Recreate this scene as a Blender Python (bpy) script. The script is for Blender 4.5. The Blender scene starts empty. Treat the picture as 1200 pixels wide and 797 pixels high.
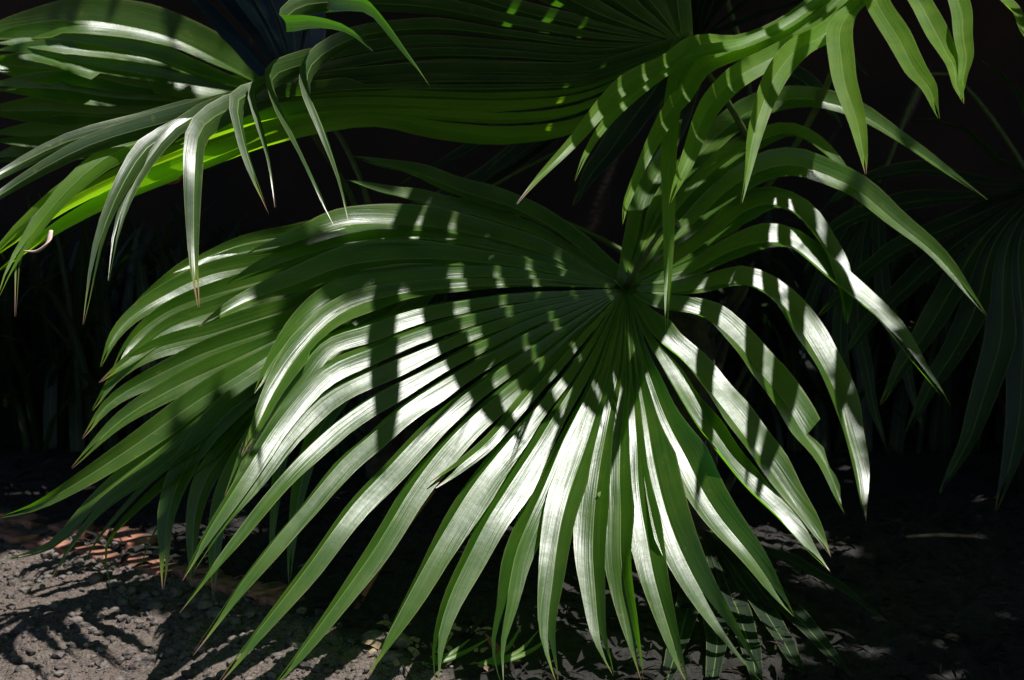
import bpy, bmesh, math, random
from mathutils import Vector, Matrix, noise, kdtree
R = math.radians
scene = bpy.context.scene
col = scene.collection

# ---------------------------------------------------------------- camera, sky, sun, exposure
CAM_H, PITCH, LENS = 0.78, 7.0, 50.0
cam_d = bpy.data.cameras.new("camera"); cam = bpy.data.objects.new("camera", cam_d); col.objects.link(cam)
cam.location = (0, 0, CAM_H); cam.rotation_euler = (R(90 - PITCH), 0, 0)
cam_d.lens = LENS; cam_d.sensor_width = 36; cam_d.clip_start = 0.02; cam_d.clip_end = 500
cam_d.dof.use_dof = True; cam_d.dof.focus_distance = 2.12; cam_d.dof.aperture_fstop = 7.1
scene.camera = cam

S = Vector((0.40, -0.11, 0.91)).normalized()            # direction to the sun
elev = math.asin(S.z); azi = math.atan2(S.x, S.y)
w = bpy.data.worlds.new("World"); scene.world = w; w.use_nodes = True
nt = w.node_tree; nt.nodes.clear()
sky = nt.nodes.new('ShaderNodeTexSky'); sky.sky_type = 'NISHITA'; sky.sun_disc = False
sky.sun_elevation = elev; sky.sun_rotation = azi; sky.altitude = 50; sky.dust_density = 0.6
bg = nt.nodes.new('ShaderNodeBackground'); bg.inputs[1].default_value = 0.05
ow = nt.nodes.new('ShaderNodeOutputWorld'); nt.links.new(sky.outputs[0], bg.inputs[0]); nt.links.new(bg.outputs[0], ow.inputs[0])
sd = bpy.data.lights.new("sun", 'SUN'); sd.energy = 5.0; sd.angle = R(0.53); sd.color = (1.0, 0.98, 0.94)
sun = bpy.data.objects.new("sun", sd); col.objects.link(sun)
sun.rotation_euler = S.to_track_quat('Z', 'Y').to_euler(); sun.location = (2, 3, 6)
vs = scene.view_settings; vs.view_transform = 'Standard'; vs.look = 'None'; vs.exposure = 0.72; vs.gamma = 1.0; vs.use_curve_mapping = False
scene.cycles.max_bounces = 8
scene.cycles.transparent_max_bounces = 8

# ---------------------------------------------------------------- helpers
FPX = LENS / 36 * 1200
CP, SP = math.cos(R(PITCH)), math.sin(R(PITCH))
def ray(px, py):
    a = (px - 600) / FPX; b = (398.5 - py) / FPX
    d = Vector((a, CP + b * SP, -SP + b * CP))
    return d / d.y
def at(px, py, Y):
    return Vector((0, 0, CAM_H)) + ray(px, py) * Y
def on_ground(px, py):
    d = ray(px, py); return Vector((0, 0, CAM_H)) + d * (-CAM_H / d.z)

def link_mesh(name, verts, faces, mat, parent=None, uvs=None, smooth=True):
    me = bpy.data.meshes.new(name); me.from_pydata([tuple(v) for v in verts], [], faces)
    if uvs is not None:
        ul = me.uv_layers.new(name="UVMap")
        for l in me.loops: ul.data[l.index].uv = uvs[l.vertex_index]
    if smooth:
        for p in me.polygons: p.use_smooth = True
    me.materials.append(mat)
    o = bpy.data.objects.new(name, me); col.objects.link(o)
    if parent: o.parent = parent
    return o
def empty(name, loc=(0, 0, 0), parent=None):
    o = bpy.data.objects.new(name, None); o.empty_display_size = 0.1; col.objects.link(o); o.location = loc
    if parent: o.parent = parent
    return o
def tag(o, label=None, cat=None, group=None, kind=None):
    if label: o["label"] = label
    if cat: o["category"] = cat
    if group: o["group"] = group
    if kind: o["kind"] = kind
    return o
def catmull(P, n):
    """resample a control polygon to n+1 points, even in arc length"""
    P = [Vector(p) for p in P]
    E = [P[0] * 2 - P[1]] + P + [P[-1] * 2 - P[-2]]
    out = []
    for i in range(1, len(E) - 2):
        p0, p1, p2, p3 = E[i-1], E[i], E[i+1], E[i+2]
        t0 = 0; t1 = t0 + max((p1-p0).length, 1e-5)**.5; t2 = t1 + max((p2-p1).length, 1e-5)**.5; t3 = t2 + max((p3-p2).length, 1e-5)**.5
        for k in range(14):
            t = t1 + (t2 - t1) * k / 14
            A1 = p0*((t1-t)/(t1-t0)) + p1*((t-t0)/(t1-t0)); A2 = p1*((t2-t)/(t2-t1)) + p2*((t-t1)/(t2-t1)); A3 = p2*((t3-t)/(t3-t2)) + p3*((t-t2)/(t3-t2))
            B1 = A1*((t2-t)/(t2-t0)) + A2*((t-t0)/(t2-t0)); B2 = A2*((t3-t)/(t3-t1)) + A3*((t-t1)/(t3-t1))
            out.append(B1*((t2-t)/(t2-t1)) + B2*((t-t1)/(t2-t1)))
    out.append(P[-1].copy())
    cum = [0]
    for a, b in zip(out, out[1:]): cum.append(cum[-1] + (b - a).length)
    L = cum[-1]; res = []; j = 0
    for i in range(n + 1):
        s = L * i / n
        while j < len(cum) - 2 and cum[j+1] < s: j += 1
        f = (s - cum[j]) / max(cum[j+1] - cum[j], 1e-9)
        res.append(out[j].lerp(out[j+1], min(max(f, 0), 1)))
    return res, L

# ---------------------------------------------------------------- materials
def new_mat(name):
    m = bpy.data.materials.new(name); m.use_nodes = True
    t = m.node_tree; t.nodes.clear(); out = t.nodes.new('ShaderNodeOutputMaterial')
    return m, t, out
def N(t, typ, **kw):
    n = t.nodes.new(typ)
    for k, v in kw.items(): setattr(n, k, v)
    return n
def math_n(t, op, a, b=None, clamp=False):
    n = N(t, 'ShaderNodeMath', operation=op); n.use_clamp = clamp
    for i, v in enumerate((a, b)):
        if v is None: continue
        if isinstance(v, (int, float)): n.inputs[i].default_value = v
        else: t.links.new(v, n.inputs[i])
    return n.outputs[0]
def mix_c(t, fac, a, b, blend='MIX'):
    n = N(t, 'ShaderNodeMix', data_type='RGBA', blend_type=blend)
    for i, v in ((0, fac), (6, a), (7, b)):
        if isinstance(v, (int, float)): n.inputs[i].default_value = v
        elif isinstance(v, tuple): n.inputs[i].default_value = (*v, 1) if len(v) == 3 else v
        else: t.links.new(v, n.inputs[i])
    return n.outputs[2]
def ramp(t, fac, stops):
    n = N(t, 'ShaderNodeValToRGB'); e = n.color_ramp.elements
    while len(e) < len(stops): e.new(0.5)
    for k, (p, c) in enumerate(stops):
        e[k].position = p; e[k].color = (*c, 1) if isinstance(c, tuple) else (c, c, c, 1)
    t.links.new(fac, n.inputs[0]); return n.outputs[0]

def leaf_material(name, base, base2, trans, tfac, rough, veins=1.0, tipbrown=True, spec=0.5):
    m, t, out = new_mat(name); L = t.links.new
    uv = N(t, 'ShaderNodeUVMap'); uv.uv_map = "UVMap"
    sep = N(t, 'ShaderNodeSeparateXYZ'); L(uv.outputs[0], sep.inputs[0])
    U, V = sep.outputs[0], sep.outputs[1]               # U in metres across, V = fraction along
    oi = N(t, 'ShaderNodeObjectInfo'); rnd = oi.outputs['Random']
    comb = N(t, 'ShaderNodeCombineXYZ'); L(math_n(t, 'MULTIPLY', U, 900.0), comb.inputs[0]); L(math_n(t, 'MULTIPLY', V, 3.0), comb.inputs[1]); L(math_n(t, 'MULTIPLY', rnd, 50.0), comb.inputs[2])
    nv = N(t, 'ShaderNodeTexNoise'); nv.inputs['Scale'].default_value = 1.0; nv.inputs['Detail'].default_value = 2.5; L(comb.outputs[0], nv.inputs['Vector'])
    comb2 = N(t, 'ShaderNodeCombineXYZ'); L(math_n(t, 'MULTIPLY', U, 260.0), comb2.inputs[0]); L(math_n(t, 'MULTIPLY', V, 4.0), comb2.inputs[1]); L(math_n(t, 'MULTIPLY', rnd, 31.0), comb2.inputs[2])
    nb = N(t, 'ShaderNodeTexNoise'); nb.inputs['Scale'].default_value = 1.0; nb.inputs['Detail'].default_value = 3; L(comb2.outputs[0], nb.inputs['Vector'])
    gp = N(t, 'ShaderNodeNewGeometry')
    nl = N(t, 'ShaderNodeTexNoise'); nl.inputs['Scale'].default_value = 16; nl.inputs['Detail'].default_value = 4; L(gp.outputs['Position'], nl.inputs['Vector'])
    ns = N(t, 'ShaderNodeTexNoise'); ns.inputs['Scale'].default_value = 420; ns.inputs['Detail'].default_value = 2; L(gp.outputs['Position'], ns.inputs['Vector'])
    stripe = ramp(t, nv.outputs[0], [(0.36, 0.0), (0.62, 1.0)])
    c = mix_c(t, stripe, base, base2)
    c = mix_c(t, math_n(t, 'MULTIPLY', ramp(t, nl.outputs[0], [(0.42, 0.0), (0.72, 1.0)]), 0.45), c, tuple(min(1, x*k) for x, k in zip(base2, (1.7, 1.35, 1.0))))
    # pale midrib
    au = math_n(t, 'ABSOLUTE', U)
    rib = math_n(t, 'SUBTRACT', 1.0, math_n(t, 'DIVIDE', au, 0.0011), True)
    c = mix_c(t, math_n(t, 'MULTIPLY', rib, 0.7), c, (0.22, 0.30, 0.09))
    # specks of dirt and scale
    spk = ramp(t, ns.outputs[0], [(0.70, 0.0), (0.76, 1.0)])
    c = mix_c(t, math_n(t, 'MULTIPLY', spk, 0.35), c, (0.16, 0.15, 0.08))
    ea = N(t, 'ShaderNodeAttribute'); ea.attribute_name = 'edge'
    ed = math_n(t, 'MULTIPLY', math_n(t, 'SUBTRACT', math_n(t, 'ADD', ea.outputs['Fac'], math_n(t, 'MULTIPLY', nv.outputs[0], 0.06)), 0.955), 14.0, True)
    c = mix_c(t, math_n(t, 'MULTIPLY', ed, 0.7), c, (0.20, 0.22, 0.08))
    nm = N(t, 'ShaderNodeTexNoise'); nm.inputs['Scale'].default_value = 55; nm.inputs['Detail'].default_value = 5; L(gp.outputs['Position'], nm.inputs['Vector'])
    yb = ramp(t, nm.outputs[0], [(0.66, 0.0), (0.72, 1.0)])
    c = mix_c(t, math_n(t, 'MULTIPLY', yb, 0.35), c, (0.15, 0.15, 0.035))
    # dry tip
    if tipbrown:
        start = math_n(t, 'ADD', 0.958, math_n(t, 'MULTIPLY', rnd, 0.055))
        wob = math_n(t, 'ADD', V, math_n(t, 'MULTIPLY', math_n(t, 'SUBTRACT', nv.outputs[0], 0.5), 0.05))
        tf = math_n(t, 'MULTIPLY', math_n(t, 'SUBTRACT', wob, start), 60.0, True)
        ty = math_n(t, 'MULTIPLY', math_n(t, 'SUBTRACT', wob, math_n(t, 'SUBTRACT', start, 0.035)), 22.0, True)
        c = mix_c(t, math_n(t, 'MULTIPLY', ty, 0.6), c, (0.20, 0.24, 0.03)); c = mix_c(t, tf, c, (0.23, 0.14, 0.09))
        tcol = mix_c(t, tf, trans, (0.20, 0.10, 0.04))
    else: tcol = mix_c(t, 0.0, trans, trans)
    tcol = mix_c(t, math_n(t, 'MULTIPLY', stripe, 0.22), tcol, tuple(x*0.55 for x in trans))
    bmp = N(t, 'ShaderNodeBump'); bmp.inputs['Strength'].default_value = 0.38*veins; bmp.inputs['Distance'].default_value = 0.0014
    hsum = math_n(t, 'ADD', math_n(t, 'MULTIPLY', nv.outputs[0], 0.45), math_n(t, 'ADD', math_n(t, 'MULTIPLY', nb.outputs[0], 1.0), math_n(t, 'MULTIPLY', nl.outputs[0], 2.0)))
    L(hsum, bmp.inputs['Height'])
    p = N(t, 'ShaderNodeBsdfPrincipled'); L(c, p.inputs['Base Color']); L(bmp.outputs[0], p.inputs['Normal'])
    p.inputs['Specular IOR Level'].default_value = spec
    rr = math_n(t, 'ADD', math_n(t, 'ADD', rough - 0.10, math_n(t, 'MULTIPLY', nb.outputs[0], 0.12)), math_n(t, 'MULTIPLY', nl.outputs[0], 0.10)); L(rr, p.inputs['Roughness'])
    tr = N(t, 'ShaderNodeBsdfTranslucent'); L(tcol, tr.inputs[0]); L(bmp.outputs[0], tr.inputs[1])
    mx = N(t, 'ShaderNodeMixShader'); mx.inputs[0].default_value = tfac; L(p.outputs[0], mx.inputs[1]); L(tr.outputs[0], mx.inputs[2])
    L(mx.outputs[0], out.inputs[0]); return m
M_leaf = leaf_material("palm_leaf", (0.022, 0.056, 0.008), (0.046, 0.098, 0.013), (0.26, 0.72, 0.012), 0.30, 0.31, spec=0.45)
M_leaf_skytint = leaf_material("palm_leaf_skytint", (0.016, 0.036, 0.075), (0.028, 0.055, 0.10), (0.03, 0.08, 0.06), 0.12, 0.40, spec=0.6)  # blue sky reflection painted into the leaf colour of the upward frond
M_leaf_shaded = leaf_material("palm_leaf_shaded", (0.014, 0.034, 0.010), (0.030, 0.060, 0.014), (0.14, 0.46, 0.015), 0.17, 0.36, spec=0.6)  # darker, less translucent leaf copy; shade on frond D painted into its colour
M_leaf_bright = leaf_material("palm_leaf_light", (0.055, 0.12, 0.010), (0.09, 0.175, 0.020), (0.44, 0.88, 0.012), 0.48, 0.40, spec=0.45)  # yellow-green leaf; its extra brightness paints backlit glow on fronds D and E
M_leaf_dark = leaf_material("palm_leaf_dark", (0.010, 0.020, 0.012), (0.019, 0.034, 0.019), (0.06, 0.14, 0.01), 0.25, 0.48, spec=0.4)  # leaf copy for plants in deep shade, darkness painted into its colour

def plain(name, c1, c2, scale=20, rough=0.8, bump=0.3, dist=0.01, detail=6, vec='obj', spec=0.3):
    m, t, out = new_mat(name); L = t.links.new
    tc = N(t, 'ShaderNodeTexCoord'); n1 = N(t, 'ShaderNodeTexNoise'); n1.inputs['Scale'].default_value = scale; n1.inputs['Detail'].default_value = detail
    L(tc.outputs['Object'], n1.inputs['Vector'])
    c = ramp(t, n1.outputs[0], [(0.35, c1), (0.65, c2)])
    b = N(t, 'ShaderNodeBump'); b.inputs['Strength'].default_value = bump; b.inputs['Distance'].default_value = dist; L(n1.outputs[0], b.inputs['Height'])
    p = N(t, 'ShaderNodeBsdfPrincipled'); L(c, p.inputs['Base Color']); L(b.outputs[0], p.inputs['Normal']); p.inputs['Roughness'].default_value = rough
    p.inputs['Specular IOR Level'].default_value = spec
    L(p.outputs[0], out.inputs[0]); return m
M_petiole = plain("petiole", (0.05, 0.075, 0.02), (0.08, 0.10, 0.03), 60, 0.45, 0.2, 0.002)
M_bark = plain("palm_bark", (0.022, 0.016, 0.012), (0.055, 0.042, 0.03), 30, 0.9, 0.8, 0.02)
M_terra = plain("terracotta", (0.07, 0.04, 0.03), (0.40, 0.17, 0.11), 28, 0.85, 0.9, 0.006)
M_stone = plain("pebble", (0.022, 0.018, 0.016), (0.15, 0.125, 0.112), 38, 0.8, 0.6, 0.004)
M_dry = plain("dry_leaf", (0.12, 0.07, 0.035), (0.26, 0.19, 0.12), 50, 0.7, 0.4, 0.003)
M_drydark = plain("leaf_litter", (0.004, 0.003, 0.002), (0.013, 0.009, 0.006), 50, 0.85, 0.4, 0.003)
M_rust = plain("dead_stalk", (0.10, 0.035, 0.015), (0.22, 0.08, 0.035), 40, 0.6, 0.4, 0.003)

# ---------------------------------------------------------------- ground, one sheet with a gravelly surface
def gh(x, y):
    d = math.hypot(x, y - 2.4)
    h = 0.010 * noise.noise(Vector((x*3, y*3, 0.3)))
    if d < 4:
        f = 1 - d/4
        h += f*(0.009*noise.noise(Vector((x*14, y*14, 1.3))) + 0.011*noise.noise(Vector((x*38, y*38, 4.1))) + 0.006*noise.noise(Vector((x*85, y*85, 2.2))))
    # the soil behind the brick edging is a bed a little lower and rough
    return h
def axis(lo, hi, mid0, mid1, fine):
    a = []; x = mid0
    while x <= mid1: a.append(x); x += fine
    s = fine; x = mid1
    while x < hi: s *= 1.25; x += s; a.append(x)
    s = fine; x = mid0; b = []
    while x > lo: s *= 1.25; x -= s; b.append(x)
    return b[::-1] + a
xs = axis(-120, 120, -1.15, 1.15, 0.0075); ys = axis(-40, 160, 1.75, 3.3, 0.0085)
V_ = [(x, y, gh(x, y)) for y in ys for x in xs]; nx = len(xs)
F_ = [(j*nx+i, j*nx+i+1, (j+1)*nx+i+1, (j+1)*nx+i) for j in range(len(ys)-1) for i in range(nx-1)]
m, t, out = new_mat("gravel_soil"); L = t.links.new
tc = N(t, 'ShaderNodeTexCoord')
v1 = N(t, 'ShaderNodeTexVoronoi'); v1.inputs['Scale'].default_value = 95; v1.inputs['Randomness'].default_value = 1; L(tc.outputs['Object'], v1.inputs['Vector'])
v2 = N(t, 'ShaderNodeTexNoise'); v2.inputs['Scale'].default_value = 260; v2.inputs['Detail'].default_value = 4; L(tc.outputs['Object'], v2.inputs['Vector'])
v3 = N(t, 'ShaderNodeTexNoise'); v3.inputs['Scale'].default_value = 7; v3.inputs['Detail'].default_value = 6; L(tc.outputs['Object'], v3.inputs['Vector'])
cA = ramp(t, v2.outputs[0], [(0.3, (0.022, 0.014, 0.010)), (0.5, (0.072, 0.050, 0.039)), (0.74, (0.20, 0.158, 0.134))])
sepc = N(t, 'ShaderNodeSeparateColor'); L(v1.outputs['Color'], sepc.inputs[0])
cB = mix_c(t, math_n(t, 'MULTIPLY', sepc.outputs[0], 0.5), cA, (0.13, 0.10, 0.09))
cC = mix_c(t, math_n(t, 'MULTIPLY', ramp(t, v3.outputs[0], [(0.45, 0.0), (0.65, 1.0)]), 0.5), cB, (0.10, 0.085, 0.06))
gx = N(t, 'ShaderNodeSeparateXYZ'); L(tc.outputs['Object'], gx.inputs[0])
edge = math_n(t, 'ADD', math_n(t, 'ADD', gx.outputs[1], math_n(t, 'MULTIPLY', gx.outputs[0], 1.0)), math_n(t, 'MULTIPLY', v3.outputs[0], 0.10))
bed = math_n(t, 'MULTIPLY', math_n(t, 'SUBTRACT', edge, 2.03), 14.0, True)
cC = mix_c(t, bed, cC, mix_c(t, v2.outputs[0], (0.004, 0.003, 0.0025), (0.015, 0.011, 0.009)))  # dark bed soil, blackened further to paint in the shade over it
b1 = N(t, 'ShaderNodeBump'); b1.inputs['Strength'].default_value = 0.9; b1.inputs['Distance'].default_value = 0.006
hs = math_n(t, 'ADD', math_n(t, 'MULTIPLY', v1.outputs['Distance'], -1.2), v2.outputs[0]); L(hs, b1.inputs['Height'])
p = N(t, 'ShaderNodeBsdfPrincipled'); L(cC, p.inputs['Base Color']); L(b1.outputs[0], p.inputs['Normal']); p.inputs['Roughness'].default_value = 0.85
L(p.outputs[0], out.inputs[0]); M_ground = m
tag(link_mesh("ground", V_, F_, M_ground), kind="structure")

# ---------------------------------------------------------------- leaflets and fronds
rng = random.Random(11)
class Frond: pass
def frond_curves(hub, Yh, n, leaflets, Dn=0.42, Dp=0.35, seg=34, spread=0.012):
    """leaflets: list of dict/ tuples of (px,py[,Y]) from the hub outwards"""
    H = hub if isinstance(hub, Vector) else at(hub[0], hub[1], Yh); n = Vector(n).normalized(); f = Frond(); f.H = H; f.n = n; f.items = []
    for idx, lf in enumerate(leaflets):
        opts = lf[1] if isinstance(lf, tuple) and isinstance(lf[1], dict) else {}
        pts = lf[0] if opts or (isinstance(lf, tuple) and isinstance(lf[1], dict)) else lf
        P = [H.copy()]; off = opts.get('off', 0.0)
        m_ = len(pts)
        for k, q in enumerate(pts):
            if isinstance(q, Vector): P.append(q); continue
            if len(q) > 2: Y = q[2]
            else:
                r = ray(q[0], q[1]); den = n.dot(r); o = Vector((0, 0, CAM_H))
                yp = n.dot(H - o) / den if abs(den) > 1e-4 else 99
                if yp <= 0: yp = 99
                dy = yp - Yh
                D = Dn if dy < 0 else Dp
                Y = Yh + D * math.tanh(dy / D)
            Y += (off + (spread if idx % 2 else -spread)*0.7) * ((k + 1) / m_)
            g = at(q[0], q[1], Y)
            if g.z < 0.012:                        # rest on the ground instead of passing through it
                gg = on_ground(q[0], q[1]); g = at(q[0], q[1], min(Y, gg.y - 0.015)) if gg.y < Y else g
                g.z = max(g.z, 0.01)
            P.append(g)
        c, Ln = catmull(P, seg); kx = rng.random()*90
        if not isinstance(pts[0], Vector):
            for k in range(2, seg+1):
                aa = min(1, k/seg*1.3); c[k] = c[k] + Vector((noise.noise(Vector((k*.16, kx, 0))), noise.noise(Vector((k*.16, kx, 7))), noise.noise(Vector((k*.16, kx, 15)))*.8))*0.0075*aa
        f.items.append((c, Ln, opts))
    return f
def sm(a, b, x):
    x = min(1, max(0, (x-a)/(b-a))); return x*x*(3-2*x)
def build_leaflet(f, i, mat, parent, W=0.026, fold=0.32, name='leaflet', wk=1.0):
    c, Ln, o = f.items[i]; n_seg = len(c) - 1
    W = o.get('w', W)*wk; fold = o.get('fold', fold); split = o.get('split', 0.90 + rng.random()*0.06)
    tw = o.get('twist', rng.uniform(-0.35, 0.35)); ph = rng.random()*6.28; roll = o.get('roll', 0.0); r0, r1 = o.get('rw', (0.0, 0.4))
    mat = o.get('mat', mat); asym = o.get('asym', (1.0, 1.0))
    nb = []
    for j in (i-1, i+1):
        if 0 <= j < len(f.items): nb.append(f.items[j][0])
    # parallel transported frame
    T = [(c[min(k+1, n_seg)] - c[max(k-1, 0)]).normalized() for k in range(n_seg+1)]
    nrm = (f.n - T[0]*f.n.dot(T[0])).normalized(); frames = []
    for k in range(n_seg+1):
        nrm = (nrm - T[k]*nrm.dot(T[k])).normalized()
        frames.append(nrm.copy())
    peak = o.get('peak', 0.50); verts, uvs, faces = [], [], []
    NA = 4; ex_ = []
    rows = []
    for k in range(n_seg+1):
        u = k/n_seg; s = u*Ln
        if u < peak: prof = W*(0.75+0.25*u/peak)
        else: prof = W*max(0.0, 1-((u-peak)/(1-peak))**2)**0.8 * (1 - 0.12*((u-peak)/(1-peak)))
        if o.get('blunt'): prof = W*(0.75 + 0.25*min(1, u/peak))*(1 if u < .9 else 1-(u-.9)*4)
        prof = max(prof, 0.0009)
        a = roll*sm(r0, r1, u) + tw*max(0, u-0.35)/0.65 + 0.10*math.sin(u*9+ph)*u
        n0 = frames[k]; w0 = T[k].cross(n0).normalized()
        nn = (n0*math.cos(a) + w0*math.sin(a)); ww = T[k].cross(nn).normalized()
        half = [prof, prof]
        if 'torn' in o and u > o['torn'][1]: half[o['torn'][0]] *= 0.30 + 0.15*math.sin(u*160)
        if u < 0.75:
            for cc in nb:
                # nearest point on the neighbour
                best = 9; bv = None
                for q in range(max(0, k-6), min(n_seg, k+6)+1):
                    d = (cc[q]-c[k]).length
                    if d < best: best, bv = d, cc[q]-c[k]
                side = 0 if bv.dot(w0) < 0 else 1
                relax = 1.03 + max(0, u-0.40)*1.8
                half[side] = min(half[side], best*0.5*relax + 0.0006)
        fd = 0.72*fold*(1.45 - 0.6*min(1, u*2.5)) if u < 0.4 else 0.72*fold*(0.85 + 0.7*max(0, u-0.6))
        cr = 0.0
        g = 0.0 if u < split else (u-split)/(1-split)*0.8
        row = []
        for side in (0, 1):
            sg = -1 if side == 0 else 1; hw = half[side]; r2 = []; fs_ = 1 + (asym[side]-1)*sm(0.05, 0.35, u)
            for q in range(NA+1):
                x = g + (1-g)*q/NA
                lift = fs_*fd*hw*x - 0.05*hw*math.sin(x*math.pi) + (0.022*hw if q % 2 else 0)*min(1, (1-u)*2)
                rip = 0.0012*math.sin(u*34+ph*3+sg)*x*min(1, u*2)
                v = c[k] + ww*(sg*hw*x/math.sqrt(1+0.3*(fs_*fd)**2)) + nn*(lift + rip)
                r2.append(len(verts)); verts.append(v); uvs.append((sg*hw*x, u)); ex_.append(x if g < .02 else .5)
            row.append(r2)
        rows.append(row)
    for k in range(n_seg):
        for side in (0, 1):
            A, B = rows[k][side], rows[k+1][side]
            for q in range(NA):
                faces.append((A[q], A[q+1], B[q+1], B[q]) if side else (A[q+1], A[q], B[q], B[q+1]))
    ob = link_mesh(name, verts, faces, mat, parent, uvs)
    at_ = ob.data.attributes.new('edge', 'FLOAT', 'POINT'); at_.data.foreach_set('value', ex_)
    return ob
def weld(ob):
    bm = bmesh.new(); bm.from_mesh(ob.data); bmesh.ops.remove_doubles(bm, verts=bm.verts, dist=0.00004); bm.to_mesh(ob.data); bm.free()
def tube(name, pts, radii, mat, parent=None, sides=10, flat=1.0, seg=18):
    c, Ln = catmull(pts, seg); verts, faces = [], []
    up = Vector((0, 0, 1))
    for k, p in enumerate(c):
        T = (c[min(k+1, seg)] - c[max(k-1, 0)]).normalized(); a = T.cross(up if abs(T.z) < .95 else Vector((1, 0, 0))).normalized(); b = T.cross(a)
        u = k/seg*(len(radii)-1); i = min(int(u), len(radii)-2); r = radii[i]+(radii[i+1]-radii[i])*(u-i)
        for q in range(sides):
            th = 2*math.pi*q/sides; verts.append(p + a*(r*math.cos(th)) + b*(r*flat*math.sin(th)))
    for k in range(seg):
        for q in range(sides):
            faces.append((k*sides+q, k*sides+(q+1)%sides, (k+1)*sides+(q+1)%sides, (k+1)*sides+q))
    faces.append(tuple(range(sides))[::-1]); faces.append(tuple(seg*sides+q for q in range(sides)))
    return link_mesh(name, verts, faces, mat, parent)
def build_frond(palm, hub, Yh, n, leaflets, mat, petiole, label=None, W=0.026, fold=0.32, wk=1.0, rolls=None, **kw):
    """petiole: 3D points from the crown to the hub"""
    f = frond_curves(hub, Yh, n, leaflets, **kw)
    if rolls:
        for i_, r_ in enumerate(rolls): f.items[i_] = (f.items[i_][0], f.items[i_][1], dict(f.items[i_][2], roll=r_, rw=(0.0, 0.35), twist=0.3*math.sin(i_*3.7)))
    fr = tube("frond", list(petiole) + [f.H], [0.013, 0.009, 0.007, 0.006], M_petiole, palm, 8, 0.7)
    if label: fr["label"] = label
    for i in range(len(f.items)):
        build_leaflet(f, i, mat, fr, W=W, fold=fold, wk=wk)
    f.ob = fr
    return f

palm = tag(empty("fan_palm", (0.35, 2.95, 0)), "large fan palm with glossy drooping green fronds dappled by sun, filling the picture", "palm")
crown = Vector((0.35, 2.95, 0.50))
PI_ = palm.matrix_world
def cp(*pts): return [Vector(p) for p in pts]
# palm is parented by plain coordinates, so keep its origin offset out of the children
def fix_parent(p):
    for ch in p.children:
        ch.matrix_parent_inverse = Matrix.Translation(-p.location)

# --- frond A: the big sunlit fan in the middle
A_Y, A_N, A_D = 2.58, (0.20,-0.60,0.77), 1.0
A_leaf = [
 ([(640,262),(540,222),(410,182)], {'w':.020}),
 ([(630,275),(520,243),(405,212)], {'w':.022}),
 [(610,288),(500,266),(415,262),(345,284),(290,300)],
 [(610,300),(500,280),(420,283),(340,305),(262,335)],
 ([(600,312),(480,303),(392,316),(300,350),(232,384)], {'w':.026}),
 ([(600,325),(473,330),(400,347),(352,384),(320,425),(300,462)], {}),
 [(600,334),(473,345),(400,366),(350,410),(320,455),(300,500),(284,532)],
 [(600,345),(480,364),(431,381),(383,400),(350,437),(320,477),(293,517),(264,580)],
 [(600,358),(490,386),(431,410),(383,432),(345,470),(315,507),(288,548),(240,630),(213,678)],
 [(605,368),(495,410),(431,438),(383,464),(343,502),(315,535),(290,567),(262,604),(226,664)],
 [(610,378),(500,432),(440,462),(400,490),(375,512),(340,547),(305,588),(275,628),(243,672),(210,720)],
 ([(620,390),(530,440),(470,478),(432,512),(405,535),(380,562),(355,590),(330,617),(298,660),(227,768)], {'w':.028}),
 ([(630,402),(545,462),(490,510),(456,547),(421,585),(393,620),(365,657),(332,700),(255,805)], {'w':.030}),
 ([(640,415),(565,480),(510,535),(478,575),(440,640),(400,702),(355,760),(315,805)], {'w':.032}),
 ([(650,428),(590,497),(550,535),(510,567)], {'w':.011,'blunt':1}),
 ([(662,440),(605,505),(560,562),(525,618),(490,680),(455,740),(420,800)], {'w':.031}),
 ([(680,440),(640,505),(603,560),(570,610),(545,660),(525,712),(513,760),(510,802)], {'w':.029}),
 ([(697,440),(668,503),(642,560),(617,613),(600,658),(590,710),(583,755),(592,806)], {'w':.028}),
 ([(712,440),(692,502),(673,560),(657,617),(648,680),(642,740),(654,803)], {'w':.027}),
 ([(724,440),(712,502),(703,560),(697,620),(695,690),(699,745),(718,792)], {'w':.027}),
 ([(733,440),(730,500),(725,560),(726,625),(732,680),(741,740),(753,803)], {'w':.026}),
 ([(741,440),(745,500),(748,560),(755,620),(767,680),(786,740),(810,803)], {'w':.026}),
 ([(748,435),(758,490),(772,560),(792,630),(820,690),(856,745),(897,803)], {'w':.030}),
 ([(756,425),(775,478),(795,520),(822,570),(858,625),(898,675),(933,722)], {'w':.029}),
 ([(765,412),(792,455),(825,508),(873,568),(925,624),(975,671)], {'w':.032}),
 ([(772,398),(808,430),(848,478),(887,528),(921,578),(951,620),(972,652)], {'w':.030}),
 ([(765,358),(797,362),(830,373),(862,400),(895,440),(925,482),(956,530),(993,603)], {'w':.027}),
 ([(770,343),(810,340),(850,333),(882,335),(912,352),(942,392),(967,432),(986,480),(1001,540),(1014,612)], {'w':.026}),
 ([(770,330),(810,318),(850,297),(893,284),(925,286),(970,320),(1020,362),(1057,403),(1088,445),(1112,476)], {'w':.026}),
 ([(768,318),(808,298),(845,270),(878,246),(905,239),(935,250),(965,288),(985,335),(994,382)], {'w':.022}),
 ([(766,300),(810,265),(855,222),(895,199),(930,193),(960,202),(1003,222),(1050,259),(1098,298),(1155,370)], {'w':.024}),
 ([(762,290),(800,240),(848,190),(895,162),(928,155),(960,172),(990,205),(1010,245)], {'w':.020}),
 ([(758,280),(790,220),(840,160),(890,125),(937,117),(1003,132),(1050,160),(1100,195),(1156,232)], {'w':.020}),
 ([(748,270),(770,200),(800,140)], {'w':.020}),
]
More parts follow.
